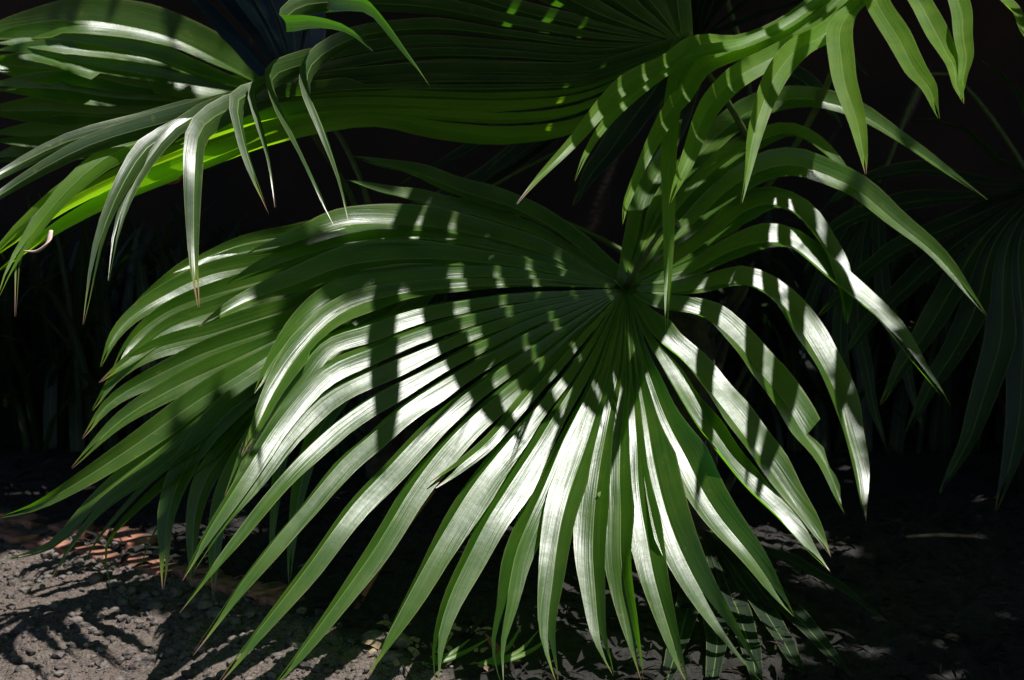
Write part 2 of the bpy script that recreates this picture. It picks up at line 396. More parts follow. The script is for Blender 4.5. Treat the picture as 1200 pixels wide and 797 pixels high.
for _i in range(5, 14):
    _l = A_leaf[_i]; _p, _o = _l if isinstance(_l, tuple) else (_l, {})
    _o = dict(_o); _o['w'] = min(_o.get('w', .029)*.82, .024); A_leaf[_i] = (_p, _o)
for _i in range(7, 19):
    _l = A_leaf[_i]; _p, _o = _l if isinstance(_l, tuple) else (_l, {})
    _o = dict(_o); _o.setdefault('fold', -0.55); _o['asym'] = (0.8, 3.8 if 9 < _i < 18 else 2.4); A_leaf[_i] = (_p, _o)
for _i in range(19, 24): A_leaf[_i][1].update(fold=0.62, asym=(1.3, 1.25))
for _i in range(24, 30): A_leaf[_i][1].update(fold=0.68)
for _i in range(7, 30):
    _o = A_leaf[_i][1]; _v = 0.06*math.sin(_i*2.3)
    if _i < 10: _o.update(fold=-0.80, roll=0.22 + _v, asym=(1, 1.2))
    elif _i < 18: _o.update(fold=-0.85, roll=0.42 + _v, asym=(1, 1.25))
    elif _i < 24: _o.update(fold=0.72, roll=0.48 + _v, asym=(1, 1))
    elif _i < 26: _o.update(fold=0.72, roll=-0.38 + _v, asym=(1, 1))
    else: _o.update(fold=0.62, roll=-0.20 + _v, asym=(1, 1), w=0.031)
    if 7 <= _i < 24: _o['w'] = _o.get('w', .029)*(.84 if _i < 19 else .92)
    _o.update(rw=(0.02, 0.30) if _i > 13 else (0.2, 0.5), twist=0.25*math.sin(_i*5.1))
A_leaf[26][1]['torn'] = (0, 0.72)
A_leaf[22][1]['split'] = 0.8; A_leaf[9][1]['split'] = 0.78; A_leaf[17][1]['split'] = 0.84; A_leaf[28][1]['split'] = 0.76
A_leaf[14][1].update(fold=-.4, roll=0)
FA = build_frond(palm, (733,338), A_Y, A_N, A_leaf, M_leaf, cp(crown, (0.32,2.75,0.66), (0.26,2.52,0.66)), W=.029, fold=.62, Dn=A_D, wk=1.42,
                 label="broad glossy sunlit frond facing the viewer in the middle")
# --- frond B: left, behind A
B_leaf = [
 ([(420,270),(330,278),(250,298),(205,320)], {'w':.020}),
 [(420,282),(320,290),(230,310),(175,345),(145,372)],
 [(430,292),(330,305),(240,325),(180,355),(140,390),(120,430)],
 [(430,302),(330,325),(250,345),(190,368),(148,405),(128,440)],
 [(430,311),(340,342),(265,360),(200,385),(150,422),(115,448)],
 [(430,320),(340,360),(255,388),(185,410),(140,438),(108,480)],
 [(430,330),(340,378),(260,408),(185,440),(130,472),(95,512)],
 [(433,340),(345,388),(275,422),(205,455),(150,488),(110,522),(84,548)],
 ([(436,346),(350,395),(285,436),(220,475),(155,522),(100,562),(45,592),(0,607)], {'w':.024}),
 ([(440,350),(355,402),(295,446),(235,488),(170,540),(110,590),(60,640),(0,657)], {'w':.022}),
 ([(442,355),(360,408),(300,455),(245,500),(185,548),(130,590),(85,640),(55,685)], {'w':.02}),
 ([(444,360),(362,412),(308,460),(258,502),(200,548),(150,595),(112,635),(95,665)], {'twist':1.0}),
 ([(446,364),(366,418),(315,465),(265,510),(215,550),(165,595),(128,640),(130,697)], {'twist':.9}),
 ([(448,368),(370,422),(318,470),(270,520),(225,560),(195,600),(175,640),(160,682)], {'w':.016,'twist':1.2}),
 ([(452,372),(375,415),(315,450),(262,490),(222,540),(196,605),(193,690)], {'w':.030}),
 ([(456,376),(380,425),(325,465),(278,515),(245,560),(228,615),(226,690)], {'w':.026}),
 ([(460,380),(388,432),(335,478),(292,530),(265,580),(254,630),(250,700)], {'w':.026}),
 ([(465,384),(400,440),(350,495),(328,550),(320,610),(318,668)], {'w':.014}),
 ([(468,388),(412,450),(372,510),(352,570),(345,630),(342,690)], {'w':.018}),
]
FB = build_frond(palm, (520,318), 2.86, (0.12,-0.60,0.79), B_leaf, M_leaf, cp(crown, (0.2,2.95,0.62), (0.0,2.85,0.68)), W=.024, fold=.50, Dn=.55, Dp=.3, wk=1.12, rolls=[-.7,-.6,-.7,-.6,-.7,-.65,-.7,-.6,-.5],
                 label="shaded frond spreading down to the gravel on the left behind the brightest frond")
# --- frond D: upper left, seen from below, arching towards the viewer
def yl(pts, y0, y1, p=1.0):
    n_ = len(pts); return [(a, b, y0 + (y1-y0)*((k+1)/n_)**p) for k, (a, b) in enumerate(pts)]
ROLL = 1.15
D_leaf = [
 (yl([(690,142),(600,160),(520,152),(440,137),(340,152),(250,183),(150,228),(60,275),(-20,332)], 2.62, 2.20), {'mat':M_leaf_bright,'fold':.45}),
 (yl([(690,125),(600,140),(500,135),(400,130),(300,146),(200,185),(100,232),(0,292),(-40,330)], 2.62, 2.14), {'mat':M_leaf_bright,'fold':.45}),
 (yl([(690,113),(600,126),(500,124),(400,122),(300,136),(200,168),(100,212),(30,262),(-20,310)], 2.62, 2.10), {'mat':M_leaf_bright,'fold':.45}),
 (yl([(690,104),(600,114),(500,112),(400,112),(300,124),(205,155),(140,176),(75,226),(22,298),(2,347)], 2.62, 2.03), {'w':.026,'roll':ROLL,'rw':(.5,.8),'mat':M_leaf_bright}),
 (yl([(690,98),(590,104),(480,104),(380,108),(280,122),(200,143),(100,172),(0,230),(-40,262)], 2.62, 2.05), {'mat':M_leaf_shaded,'w':.024,'roll':1.0,'rw':(.5,.8)}),
 (yl([(690,92),(590,95),(480,96),(380,103),(280,119),(185,140),(88,164),(0,205),(-40,230)], 2.62, 2.05), {'mat':M_leaf_shaded,'w':.024,'roll':1.0,'rw':(.5,.8)}),
 (yl([(690,84),(590,86),(480,88),(380,98),(290,116),(225,140),(175,168),(150,203),(122,270),(98,378)], 2.62, 2.0), {'mat':M_leaf_shaded,'roll':ROLL,'rw':(.5,.8),'w':.023}),
 (yl([(690,88),(590,90),(485,92),(385,100),(300,118),(245,132),(205,150),(165,200),(140,262),(128,330)], 2.62, 2.02), {'mat':M_leaf_shaded,'w':.017,'roll':ROLL,'rw':(.5,.8)}),
 (yl([(690,101),(590,109),(490,108),(390,110),(290,123),(210,148),(150,178),(80,226),(30,285),(18,372)], 2.62, 2.08), {'mat':M_leaf_shaded,'w':.017,'roll':ROLL,'rw':(.5,.8)}),
 (yl([(690,66),(590,60),(490,59),(392,76),(330,92),(300,104),(304,140),(312,180),(322,240)], 2.62, 2.08), {'mat':M_leaf_shaded,'w':.014,'roll':ROLL,'rw':(.5,.8)}),
 (yl([(690,78),(590,77),(490,78),(390,92),(310,112),(262,131),(238,153),(231,200),(227,298),(233,362)], 2.62, 2.0), {'mat':M_leaf_shaded,'roll':ROLL,'rw':(.5,.8),'w':.026}),
 (yl([(690,70),(590,66),(490,66),(390,84),(315,106),(281,118),(284,160),(297,205),(316,254)], 2.62, 2.04), {'mat':M_leaf_shaded,'roll':ROLL,'rw':(.5,.8),'w':.022}),
 (yl([(690,62),(590,55),(490,52),(400,68),(345,80),(318,93),(326,122),(342,155),(361,193),(392,262)], 2.62, 2.03), {'mat':M_leaf_shaded,'roll':ROLL,'rw':(.5,.8),'w':.024}),
 (yl([(690,54),(590,42),(500,34),(420,44),(370,72),(362,98),(380,145),(400,212),(410,262)], 2.62, 2.06), {'mat':M_leaf_shaded,'roll':ROLL,'rw':(.5,.8),'w':.020}),
 (yl([(690,44),(590,26),(500,8),(410,4),(352,8),(333,24),(368,22),(408,35),(438,62)], 2.62, 2.06), {'mat':M_leaf_shaded,'roll':ROLL,'rw':(.5,.8),'w':.020}),
 (yl([(690,32),(590,8),(510,-18),(440,-22),(392,-10),(390,0),(428,5),(452,30),(480,68),(505,104)], 2.62, 2.02), {'mat':M_leaf_shaded,'roll':ROLL,'rw':(.5,.8),'w':.021}),
 (yl([(700,15),(620,-25),(550,-60),(480,-70)], 2.62, 2.3), {'mat':M_leaf_shaded}),
 (yl([(720,0),(660,-50),(610,-100)], 2.64, 2.35), {'mat':M_leaf_shaded}),
 (yl([(750,-20),(710,-90),(680,-150)], 2.64, 2.4), {'mat':M_leaf_shaded}),
 (yl([(790,-30),(780,-120),(770,-180)], 2.64, 2.4), {'mat':M_leaf_shaded}),
]
FD = build_frond(palm, (800,52), 2.64, (-0.35,0.55,0.75), D_leaf, M_leaf, cp(crown, (0.5,2.95,0.75), (0.42,2.80,0.90)), W=.036, fold=.46, wk=1.0,
                 label="arching frond seen from below with bright translucent edge, upper left")
# --- frond E: upper right, tips hanging into the sun
E_leaf = [
 (yl([(985,-25),(925,25),(870,50),(831,50),(806,58),(781,76),(735,97),(700,130),(660,176),(606,240)], 2.85, 2.15, 1.5), {'mat':M_leaf_bright,'w':.018}),
 (yl([(985,-20),(925,28),(870,52),(820,62),(773,86),(730,123),(695,166),(673,212)], 2.84, 2.15, 1.5), {'mat':M_leaf_bright,'w':.013}),
 (yl([(990,-15),(930,32),(865,56),(820,62),(797,82),(787,130),(783,200),(784,300),(781,395)], 2.84, 2.28, 1.5), {'w':.017}),
 (yl([(995,-10),(935,38),(870,60),(824,80),(803,110),(786,128),(765,163),(737,228),(727,262)], 2.83, 2.14, 1.5), {'mat':M_leaf_bright,'w':.018}),
 (yl([(998,0),(950,42),(905,68),(865,90),(840,115),(820,147),(798,202),(787,236)], 2.82, 2.15, 1.5), {'mat':M_leaf_bright,'w':.022}),
 (yl([(1002,5),(965,40),(932,60),(908,92),(888,152),(868,236)], 2.80, 2.15, 1.5), {'mat':M_leaf_bright,'w':.022}),
 (yl([(1008,0),(992,22),(984,42),(990,85),(1003,142),(1014,204)], 2.78, 2.15, 1.5), {'mat':M_leaf_bright,'w':.023}),
 (yl([(1022,-20),(1030,8),(1057,50),(1081,93),(1101,138)], 2.76, 2.15, 1.5), {'mat':M_leaf_bright,'w':.023}),
 (yl([(1045,-40),(1072,-5),(1098,42),(1117,80),(1125,120)], 2.76, 2.15, 1.5), {'mat':M_leaf_bright,'w':.021}),
 (yl([(1080,-50),(1118,-10),(1131,50),(1126,116)], 2.78, 2.18, 1.5), {'mat':M_leaf_bright,'w':.018}),
 (yl([(1100,-60),(1165,-10),(1192,20),(1215,65)], 2.82, 2.31, 1.5), {'w':.02}),
]
FE = build_frond(palm, (1035,-75), 2.90, (0.1,-0.25,0.95), E_leaf, M_leaf_bright, cp(crown, (0.6,2.95,0.85), (0.66,2.75,1.1)), W=.022, fold=.42, rolls=[-.55,-.4,0,-.45,-.5,-.4,.25,.25,.25,.25,0],
                 label="frond at the upper right with yellow green tips hanging in the sun")
# --- frond C: soft, farther back at the upper left
C_leaf = [
 (yl([(300,96),(264,76),(203,46),(135,29),(85,25),(0,38),(-40,52)], 3.30, 3.05), {}),
 (yl([(298,105),(237,88),(169,64),(102,51),(34,44),(-20,50)], 3.30, 3.02), {}),
 (yl([(290,110),(200,92),(120,78),(50,65),(-10,62)], 3.30, 3.02), {}),
 (yl([(285,116),(217,108),(152,100),(95,86),(0,76),(-30,76)], 3.30, 3.02), {}),
 (yl([(280,120),(200,118),(120,112),(60,104),(-20,102)], 3.30, 3.05), {}),
 (yl([(280,124),(200,130),(118,132),(60,130),(-20,128)], 3.30, 3.05), {}),
 (yl([(280,128),(200,142),(120,150),(60,158),(-20,162)], 3.30, 3.06), {}),
 (yl([(280,132),(200,152),(120,168),(60,176),(-20,190)], 3.30, 3.08), {}),
]
H_leaf = [
 (yl([(300,70),(250,20),(200,-20)], 3.1, 3.0), {}),
 (yl([(312,60),(275,10),(235,-40)], 3.1, 3.0), {}),
 (yl([(322,55),(295,5),(270,-50)], 3.1, 3.0), {}),
 (yl([(332,50),(315,0),(300,-50)], 3.1, 3.0), {}),
 (yl([(345,50),(340,0),(335,-50)], 3.1, 3.0), {}),
 (yl([(358,52),(368,0),(372,-50)], 3.1, 3.0), {}),
]
palm2 = tag(empty("fan_palm", (-0.30, 3.5, 0)), "dark fan palm at the back, top left, its pale tips pointing left", "palm")
crown2 = Vector((-0.30, 3.5, 0.42))
build_frond(palm2, (345,118), 3.15, (0.1,-0.72,0.66), H_leaf, M_leaf_skytint, cp(crown2, (-0.38,3.4,0.7), (-0.45,3.25,0.85)), W=.05, fold=.25, label="dark frond pointing up, sky sheen painted bluish")
R_leaf = [(yl(p_, 3.2, 3.05), {}) for p_ in (
 [(800,-20),(780,-70)], [(830,-30),(835,-80)], [(860,-20),(890,-70)], [(880,0),(940,-40)], [(890,20),(960,0),(1020,10)], [(890,45),(960,50),(1020,90)], [(880,70),(940,95),(985,150)],
 [(760,10),(720,-30)], [(800,110),(770,180),(750,250)], [(770,100),(720,170),(670,240)], [(750,90),(680,130),(600,190),(540,230)], [(740,75),(660,100),(560,170),(470,215)], [(735,80),(650,150),(560,215),(440,260)])]
build_frond(palm2, (818,48), 3.3, (0.0,-0.6,0.8), R_leaf, M_leaf_dark, [crown2, at(540,245,3.35), at(700,150,3.32)], W=.036, fold=.35, label="unlit frond behind the upper middle on a long slanting stalk")
FC = build_frond(palm2, (336,108), 3.36, (-0.05,-0.82,0.57), C_leaf, M_leaf, cp(crown2, (-0.35,3.3,0.75), (-0.45,3.42,0.9)), W=.056, fold=.60, rolls=[-.8,-.7,-.75,-.7,-.65,-.7,-.6,-.5],
                 label="blurred dark frond with pale shining tips pointing left at the top left")

# --- frond K: added out of view above; leaflets shaped to throw the bars of shade on frond A
nA = Vector(A_N).normalized(); HA = at(733, 338, A_Y)
def on_A(px, py, lift=0.0):
    r = ray(px, py); den = nA.dot(r); o = Vector((0, 0, CAM_H)); yp = nA.dot(HA-o)/den if abs(den) > 1e-4 else 99
    if yp <= 0: yp = 99
    dy = yp - A_Y; D = A_D if dy < 0 else 0.35
    return at(px, py, A_Y + D*math.tanh(dy/D)) + S*lift
LIFT = 1.0
K_paths = [
 ([(505,200),(470,270),(452,340),(450,400),(453,480),(448,560)], .024),
 ([(525,200),(508,270),(508,335),(532,400),(558,445),(588,488),(615,520)], .022),
 ([(540,200),(550,275),(565,340),(592,395),(618,432),(640,468),(662,505)], .021),
 ([(560,200),(585,270),(607,335),(638,388),(664,425),(690,465),(708,500)], .020),
 ([(580,200),(620,270),(645,330),(670,368),(690,402),(708,452),(712,480)], .018),
 ([(600,200),(655,270),(683,325),(708,370),(724,415),(735,470)], .022),
 ([(620,200),(685,265),(715,315),(740,365),(755,410),(778,460)], .022),
 ([(640,195),(710,250),(745,300),(757,350),(762,395)], .022),
 ([(660,180),(740,210),(800,235),(818,290),(806,340),(786,385)], .018),
 ([(670,165),(760,180),(850,215),(872,265),(866,310),(850,350)], .015),
 ([(680,150),(780,150),(880,170),(940,215),(955,265),(930,300)], .015),
]
K_leaf = [([on_A(a, b, LIFT) for a, b in P_], {'w': w_*((1.0,1.35,1.4,1.4,1.5,1.35,1.05,.8,.9,1,1)[i_]), 'split': 2.0, 'twist': 0.0, 'peak': 0.75}) for i_, (P_, w_) in enumerate(K_paths)]
FK = build_frond(palm, on_A(520, 130, LIFT), 2.6, S, K_leaf, M_leaf, cp(crown, (0.55,3.3,0.9), (0.35,3.2,1.5)), fold=.15, label="unseen frond added overhead, shaped to cast shade bars")
fix_parent(palm); fix_parent(palm2)
bpy.context.view_layer.update()

# short trunk of the palm, behind the fronds, clad with old leaf bases
def trunk(parent, x, y, r, h, seed, lean=(0, 0)):
    rg = random.Random(seed); verts, faces = [], []; n = 16; m_ = 14
    for k in range(m_+1):
        z = h*k/m_ - 0.02; rr = r*(1.15-0.25*k/m_)
        for q in range(n):
            th = 2*math.pi*q/n; j = rr*(1+0.10*rg.uniform(-1, 1))
            verts.append((x+lean[0]*k/m_+j*math.cos(th), y+lean[1]*k/m_+j*math.sin(th), z))
    for k in range(m_):
        for q in range(n): faces.append((k*n+q, k*n+(q+1)%n, (k+1)*n+(q+1)%n, (k+1)*n+q))
    faces.append(tuple(m_*n+q for q in range(n)))
    o = link_mesh("trunk", verts, faces, M_bark, parent)
    for k in range(14):
        th = rg.uniform(0, 6.28); z = rg.uniform(0.1, 0.9)*h; b = Vector((x+lean[0]*z/h+r*math.cos(th)*.8, y+lean[1]*z/h+r*math.sin(th)*.8, z))
        d = Vector((math.cos(th), math.sin(th), 0))
        tube("leaf_base", [b, b+d*0.05+Vector((0, 0, .05)), b+d*0.09+Vector((0, 0, .13))], [0.022, 0.016, 0.008], M_bark, o, 7, 0.5, 6)
    return o
tr = trunk(palm, crown.x, crown.y, 0.075, 0.52, 5)
tr.matrix_parent_inverse = Matrix.Translation(-palm.location)
tr = trunk(palm2, crown2.x, crown2.y, 0.06, 0.44, 8); tr.matrix_parent_inverse = Matrix.Translation(-palm2.location)

# ---------------------------------------------------------------- garden wall at the back
m, t, out = new_mat("wall_render"); L = t.links.new
tc = N(t, 'ShaderNodeTexCoord'); n1 = N(t, 'ShaderNodeTexNoise'); n1.inputs['Scale'].default_value = 2.2; n1.inputs['Detail'].default_value = 8; L(tc.outputs['Object'], n1.inputs['Vector'])
n2 = N(t, 'ShaderNodeTexNoise'); n2.inputs['Scale'].default_value = 60; n2.inputs['Detail'].default_value = 5; L(tc.outputs['Object'], n2.inputs['Vector'])
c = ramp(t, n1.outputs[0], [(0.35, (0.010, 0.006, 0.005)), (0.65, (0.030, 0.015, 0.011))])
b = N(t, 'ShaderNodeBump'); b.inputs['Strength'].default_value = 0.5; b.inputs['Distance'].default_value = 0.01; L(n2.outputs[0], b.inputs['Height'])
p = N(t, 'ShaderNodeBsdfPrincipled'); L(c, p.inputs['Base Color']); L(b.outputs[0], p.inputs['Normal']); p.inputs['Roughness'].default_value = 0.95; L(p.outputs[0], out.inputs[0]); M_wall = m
def box(bm, x0, x1, y0, y1, z0, z1, bev=0.0):
    v = [bm.verts.new((x, y, z)) for z in (z0, z1) for y in (y0, y1) for x in (x0, x1)]
    for f in ((0,2,3,1),(4,5,7,6),(0,1,5,4),(2,6,7,3),(0,4,6,2),(1,3,7,5)): bm.faces.new([v[i] for i in f])
def bm_obj(name, bm, mat, parent=None, bevel=0.0, smooth=False):
    if bevel: bmesh.ops.bevel(bm, geom=list(bm.edges), offset=bevel, segments=2, affect='EDGES')
    bmesh.ops.recalc_face_normals(bm, faces=list(bm.faces))
    me = bpy.data.meshes.new(name); bm.to_mesh(me); bm.free(); me.materials.append(mat)
    if smooth:
        for p_ in me.polygons: p_.use_smooth = True
    o = bpy.data.objects.new(name, me); col.objects.link(o)
    if parent: o.parent = parent
    return o
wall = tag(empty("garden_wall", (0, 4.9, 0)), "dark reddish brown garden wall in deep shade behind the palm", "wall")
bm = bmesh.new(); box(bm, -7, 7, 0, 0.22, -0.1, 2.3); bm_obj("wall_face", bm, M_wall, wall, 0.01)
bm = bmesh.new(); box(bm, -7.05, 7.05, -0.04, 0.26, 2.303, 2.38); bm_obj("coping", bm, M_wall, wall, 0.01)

# ---------------------------------------------------------------- unseen tree added for shade; crown gaps placed where sun should fall
e1 = S.cross(Vector((0, 0, 1))).normalized(); e2 = S.cross(e1).normalized()
def uvp(p): return (p.dot(e1), p.dot(e2))
def inside(pt, poly):
    x, y = pt; c_ = False; j = len(poly)-1
    for i in range(len(poly)):
        xi, yi = poly[i]; xj, yj = poly[j]
        if (yi > y) != (yj > y) and x < (xj-xi)*(y-yi)/(yj-yi)+xi: c_ = not c_
        j = i
    return c_
def to_px(p_):
    d = p_ - Vector((0, 0, CAM_H)); f_ = d.y*CP - d.z*SP; u_ = d.y*SP + d.z*CP
    return 600 + FPX*d.x/f_, 398.5 - FPX*u_/f_
sunlit = [   # gaps left in the added crown to light the gravel
 [on_ground(a, b) for a, b in ((983,742),(1095,797),(1093,800),(981,745))],
 [on_ground(a, b) for a, b in ((-80,672),(120,680),(300,705),(420,735),(470,770),(450,860),(-80,860))],
]
B_dark = [(330,290),(430,262),(530,320),(520,400),(470,440),(380,430),(300,480),(200,500),(260,440),(300,400),(250,370),(230,345)]
lit_pts = []
for f_, ok in ((FA, lambda x, y: True), (FB, lambda x, y: not inside((x, y), B_dark)),
               (FD, lambda x, y: x < 440 or (x < 700 and y > 122)), (FE, lambda x, y: x < 1200 and y > 20),
               (FC, lambda x, y: x < 90 or y < 118 - 0.1*x)):
    for c_, L_, o_ in f_.items:
        for q_ in c_[2:]:
            if ok(*to_px(q_)):
                a, b = uvp(q_); lit_pts.append((a, b))
                if f_ in (FD, FB):
                    for dx, dy in ((.05, 0), (-.05, 0), (0, .05), (0, -.05)): lit_pts.append((a+dx, b+dy))
kd = kdtree.KDTree(len(lit_pts))
for k_, (a, b) in enumerate(lit_pts): kd.insert((a, b, 0), k_)
kd.balance()
shaded = [
 [at(a, b, 2.44) for a, b in ((450,-60),(640,-60),(640,108),(540,106),(450,98))],
 [at(a, b, 2.60) for a, b in ((640,-60),(900,-60),(860,60),(800,110),(640,108))],
 [at(a, b, 2.75) for a, b in B_dark],
 [on_A(a, b) for a, b in ((270,300),(330,278),(385,290),(400,335),(330,338))],
]
sunlit = [[uvp(p_) for p_ in poly] for poly in sunlit]; shaded = [[uvp(p_) for p_ in poly] for poly in shaded]
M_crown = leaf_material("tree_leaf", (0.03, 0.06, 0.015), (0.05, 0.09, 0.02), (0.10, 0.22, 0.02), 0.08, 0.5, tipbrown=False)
tree = tag(empty("added_shade_tree", (1.5, 5.6, 0)), "unseen tree added behind the garden wall, crown shaped to shade the bed", "tree")
rt = random.Random(3); verts, faces, uvs = [], [], []
cnt = 0
while cnt < 60000:
    x = rt.uniform(-1.8, 6.8); y = rt.uniform(0.3, 7.0); z = 2.45 + 0.5*rt.random() + 0.35*max(0, y-4)*rt.random()
    q = Vector((x, y, z)); cnt += 1
    u_ = uvp(q)
    if not any(inside(u_, poly) for poly in shaded) and (kd.find((u_[0], u_[1], 0))[2] < 0.045 or any(inside((u_[0]+dx, u_[1]+dy), poly) for poly in sunlit for dx, dy in ((0, 0), (.035, 0), (-.035, 0), (0, .035), (0, -.035)))): continue
    a = Vector((rt.gauss(0, 1), rt.gauss(0, 1), rt.gauss(0, .35))).normalized(); b = a.cross(Vector((rt.gauss(0, .4), rt.gauss(0, .4), 1))).normalized()
    L_ = rt.uniform(.05, .10); W_ = L_*.42; i0 = len(verts)
    verts += [q-a*L_, q-a*L_*.2+b*W_, q+a*L_*.5+b*W_*.7, q+a*L_, q+a*L_*.5-b*W_*.7, q-a*L_*.2-b*W_]
    uvs += [(0, 0), (.02, .3), (.015, .7), (0, .9), (-.015, .7), (-.02, .3)]
    faces.append(tuple(range(i0, i0+6)))
o = link_mesh("crown", verts, faces, M_crown, tree, uvs); o.matrix_parent_inverse = Matrix.Translation(-tree.location)
o = tube("tree_trunk", [(1.5, 5.6, 0), (1.52, 5.65, 1.2), (1.4, 5.5, 2.4), (1.2, 5.2, 2.9)], [.16, .13, .10, .05], M_bark, tree, 14); o.name = "trunk"
o.matrix_parent_inverse = Matrix.Translation(-tree.location)
for k in range(9):
    a_ = k*0.75; o2 = tube("limb", [(1.45, 5.55, 2.2), (1.45+1.2*math.cos(a_), 5.55+1.2*math.sin(a_), 2.75), (1.45+2.6*math.cos(a_), 5.4+2.3*math.sin(a_), 3.0)], [.06, .04, .012], M_bark, o, 8)
    o2.parent = tree; o2.matrix_parent_inverse = Matrix.Translation(-tree.location)

# ---------------------------------------------------------------- palms in the shade at the right and under the big frond
palm3 = tag(empty("fan_palm", (1.32, 3.35, 0)), "dark fan palm in deep shade at the right edge", "palm")
crown3 = Vector((1.30, 3.35, 0.55))
G_leaf = [
 (yl([(1150,250),(1060,290),(1000,330),(960,372)], 3.15, 3.0), {}),
 (yl([(1150,265),(1080,320),(1030,370),(986,420)], 3.15, 3.0), {}),
 (yl([(1155,275),(1110,350),(1065,420),(1029,474)], 3.15, 2.98), {}),
 (yl([(1165,285),(1140,370),(1095,450),(1059,508)], 3.15, 2.96), {}),
 (yl([(1180,290),(1172,400),(1140,500),(1103,578)], 3.15, 2.94), {}),
 (yl([(1195,290),(1200,400),(1190,520),(1165,600)], 3.15, 2.94), {}),
 (yl([(1140,230),(1050,240),(980,270),(940,320)], 3.15, 3.02), {}),
 (yl([(1150,215),(1080,200),(1010,215),(960,250)], 3.15, 3.05), {}),
 (yl([(1170,190),(1120,150),(1060,140)], 3.15, 3.08), {}),
 (yl([(1210,160),(1190,110),(1150,70)], 3.15, 3.1), {}),
]
build_frond(palm3, (1225,215), 3.2, (-0.2,-0.5,0.8), G_leaf, M_leaf_dark, cp(crown3, (1.32,3.32,0.8), (1.3,3.28,0.95)), W=.034, fold=.3)
G2_leaf = [(yl(p_, 3.3, 3.1), {'w': .018}) for p_ in (
 [(1010,290),(1005,370),(1020,450),(1040,532)], [(1000,300),(985,390),(1000,480),(1020,562)], [(1030,280),(1040,360),(1062,430),(1080,500)], [(980,290),(950,360),(940,430)])]
build_frond(palm3, (1030,215), 3.35, (-0.2,-0.5,0.8), G2_leaf, M_leaf_dark, cp(crown3, (1.2,3.4,0.8), (1.0,3.4,1.0)), W=.02, fold=.3)
tr = trunk(palm3, crown3.x, crown3.y, 0.07, 0.56, 21, (-0.03, 0)); fix_parent(palm3)
palm4 = tag(empty("fan_palm", (0.62, 2.95, 0)), "low young fan palm in the dark under the big sunlit frond", "palm")
Q_leaf = [(yl(p_, 2.9, 2.25), {}) for p_ in (
 [(850,640),(900,690),(950,745),(1000,800)], [(845,645),(885,705),(925,765),(950,815)], [(838,650),(865,720),(885,790),(890,830)], [(828,650),(838,720),(838,790),(830,830)],
 [(818,650),(805,720),(785,790),(770,830)], [(850,630),(920,655),(985,690),(1040,730)])]
build_frond(palm4, (828,620), 2.95, (0.0,-0.45,0.85), Q_leaf, M_leaf_dark, cp((0.62,2.98,0.0), (0.5,3.05,0.2), (0.44,3.0,0.3)), W=.022, fold=.3)
fix_parent(palm4)

# ---------------------------------------------------------------- clay tiles edging the bed
rk = random.Random(8)
def tile(cx, cy, rz, L_, W_, H_, zt=0.0, tilt=0.0):
    bm = bmesh.new(); box(bm, -L_/2, L_/2, -W_/2, W_/2, 0, H_); bmesh.ops.subdivide_edges(bm, edges=list(bm.edges), cuts=5, use_grid_fill=True)
    for v in bm.verts:
        n_ = noise.noise(Vector((v.co.x*25+cx*9, v.co.y*25, v.co.z*25+cy*7))); v.co += Vector((n_*.007, n_*.007, n_*.006))
    o = bm_obj("edging_tile", bm, M_terra, None, 0.0, True); o.location = (cx, cy, zt); o.rotation_euler = (tilt, rk.uniform(-.03, .03), rz)
    return tag(o, "reddish clay tile half buried between gravel and bed at lower left", "tile", "clay tiles edging the bed")
ex = [(20,622),(60,650),(185,690),(270,712),(130,645)]
for k, (a, b) in enumerate([(12,634),(62,646),(118,656),(176,668),(236,682),(292,697),(24,618),(88,628),(150,638),(322,708)]):
    g = on_ground(a, b - 4); tile(g.x, g.y, -0.62 + rk.uniform(-.22, .22), rk.uniform(.09, .14), rk.uniform(.05, .075), 0.032, -0.020 + rk.uniform(-.006, .004), rk.uniform(-.04, .04))

# ---------------------------------------------------------------- stones and gravel
def ico(bm, c, r, sq, seed, sub=2):
    res = bmesh.ops.create_icosphere(bm, subdivisions=sub, radius=1)
    rg = random.Random(seed); ax = (rg.uniform(.7, 1.3), rg.uniform(.6, 1.1), sq)
    rot = Matrix.Rotation(rg.uniform(0, 6.28), 3, 'Z') @ Matrix.Rotation(rg.uniform(-.4, .4), 3, 'X')
    for v in res['verts']:
        p_ = v.co.copy(); n_ = noise.noise(p_*1.7 + Vector((seed*3.1, 0, 0)))*.35 + noise.noise(p_*4 + Vector((seed, 5, 0)))*.12
        p_ *= 1 + n_; p_ = Vector((p_.x*ax[0], p_.y*ax[1], p_.z*ax[2]))
        v.co = Vector(c) + (rot @ p_)*r
def left_edge(x): return 2.0 - x
for k in range(34):
    a = rk.uniform(110, 470); b = 684 + (a-110)*0.22 + rk.gauss(0, 8); g = on_ground(a, b)
    bm = bmesh.new(); r_ = rk.uniform(.007, .019); ico(bm, (0, 0, 0), r_, .7, k+5, 3)
    o = bm_obj("stone", bm, M_stone, None, 0, False); o.location = (g.x, g.y, gh(g.x, g.y)+r_*.35)
    tag(o, "dark rough stone lying along the shaded rim of the gravel", "stone", "rough stones along the rim of the gravel")
verts, faces = [], []
bmt = bmesh.new(); bmesh.ops.create_icosphere(bmt, subdivisions=1, radius=1); tv = [v.co.copy() for v in bmt.verts]; tf_ = [[v.index for v in f.verts] for f in bmt.faces]; bmt.free()
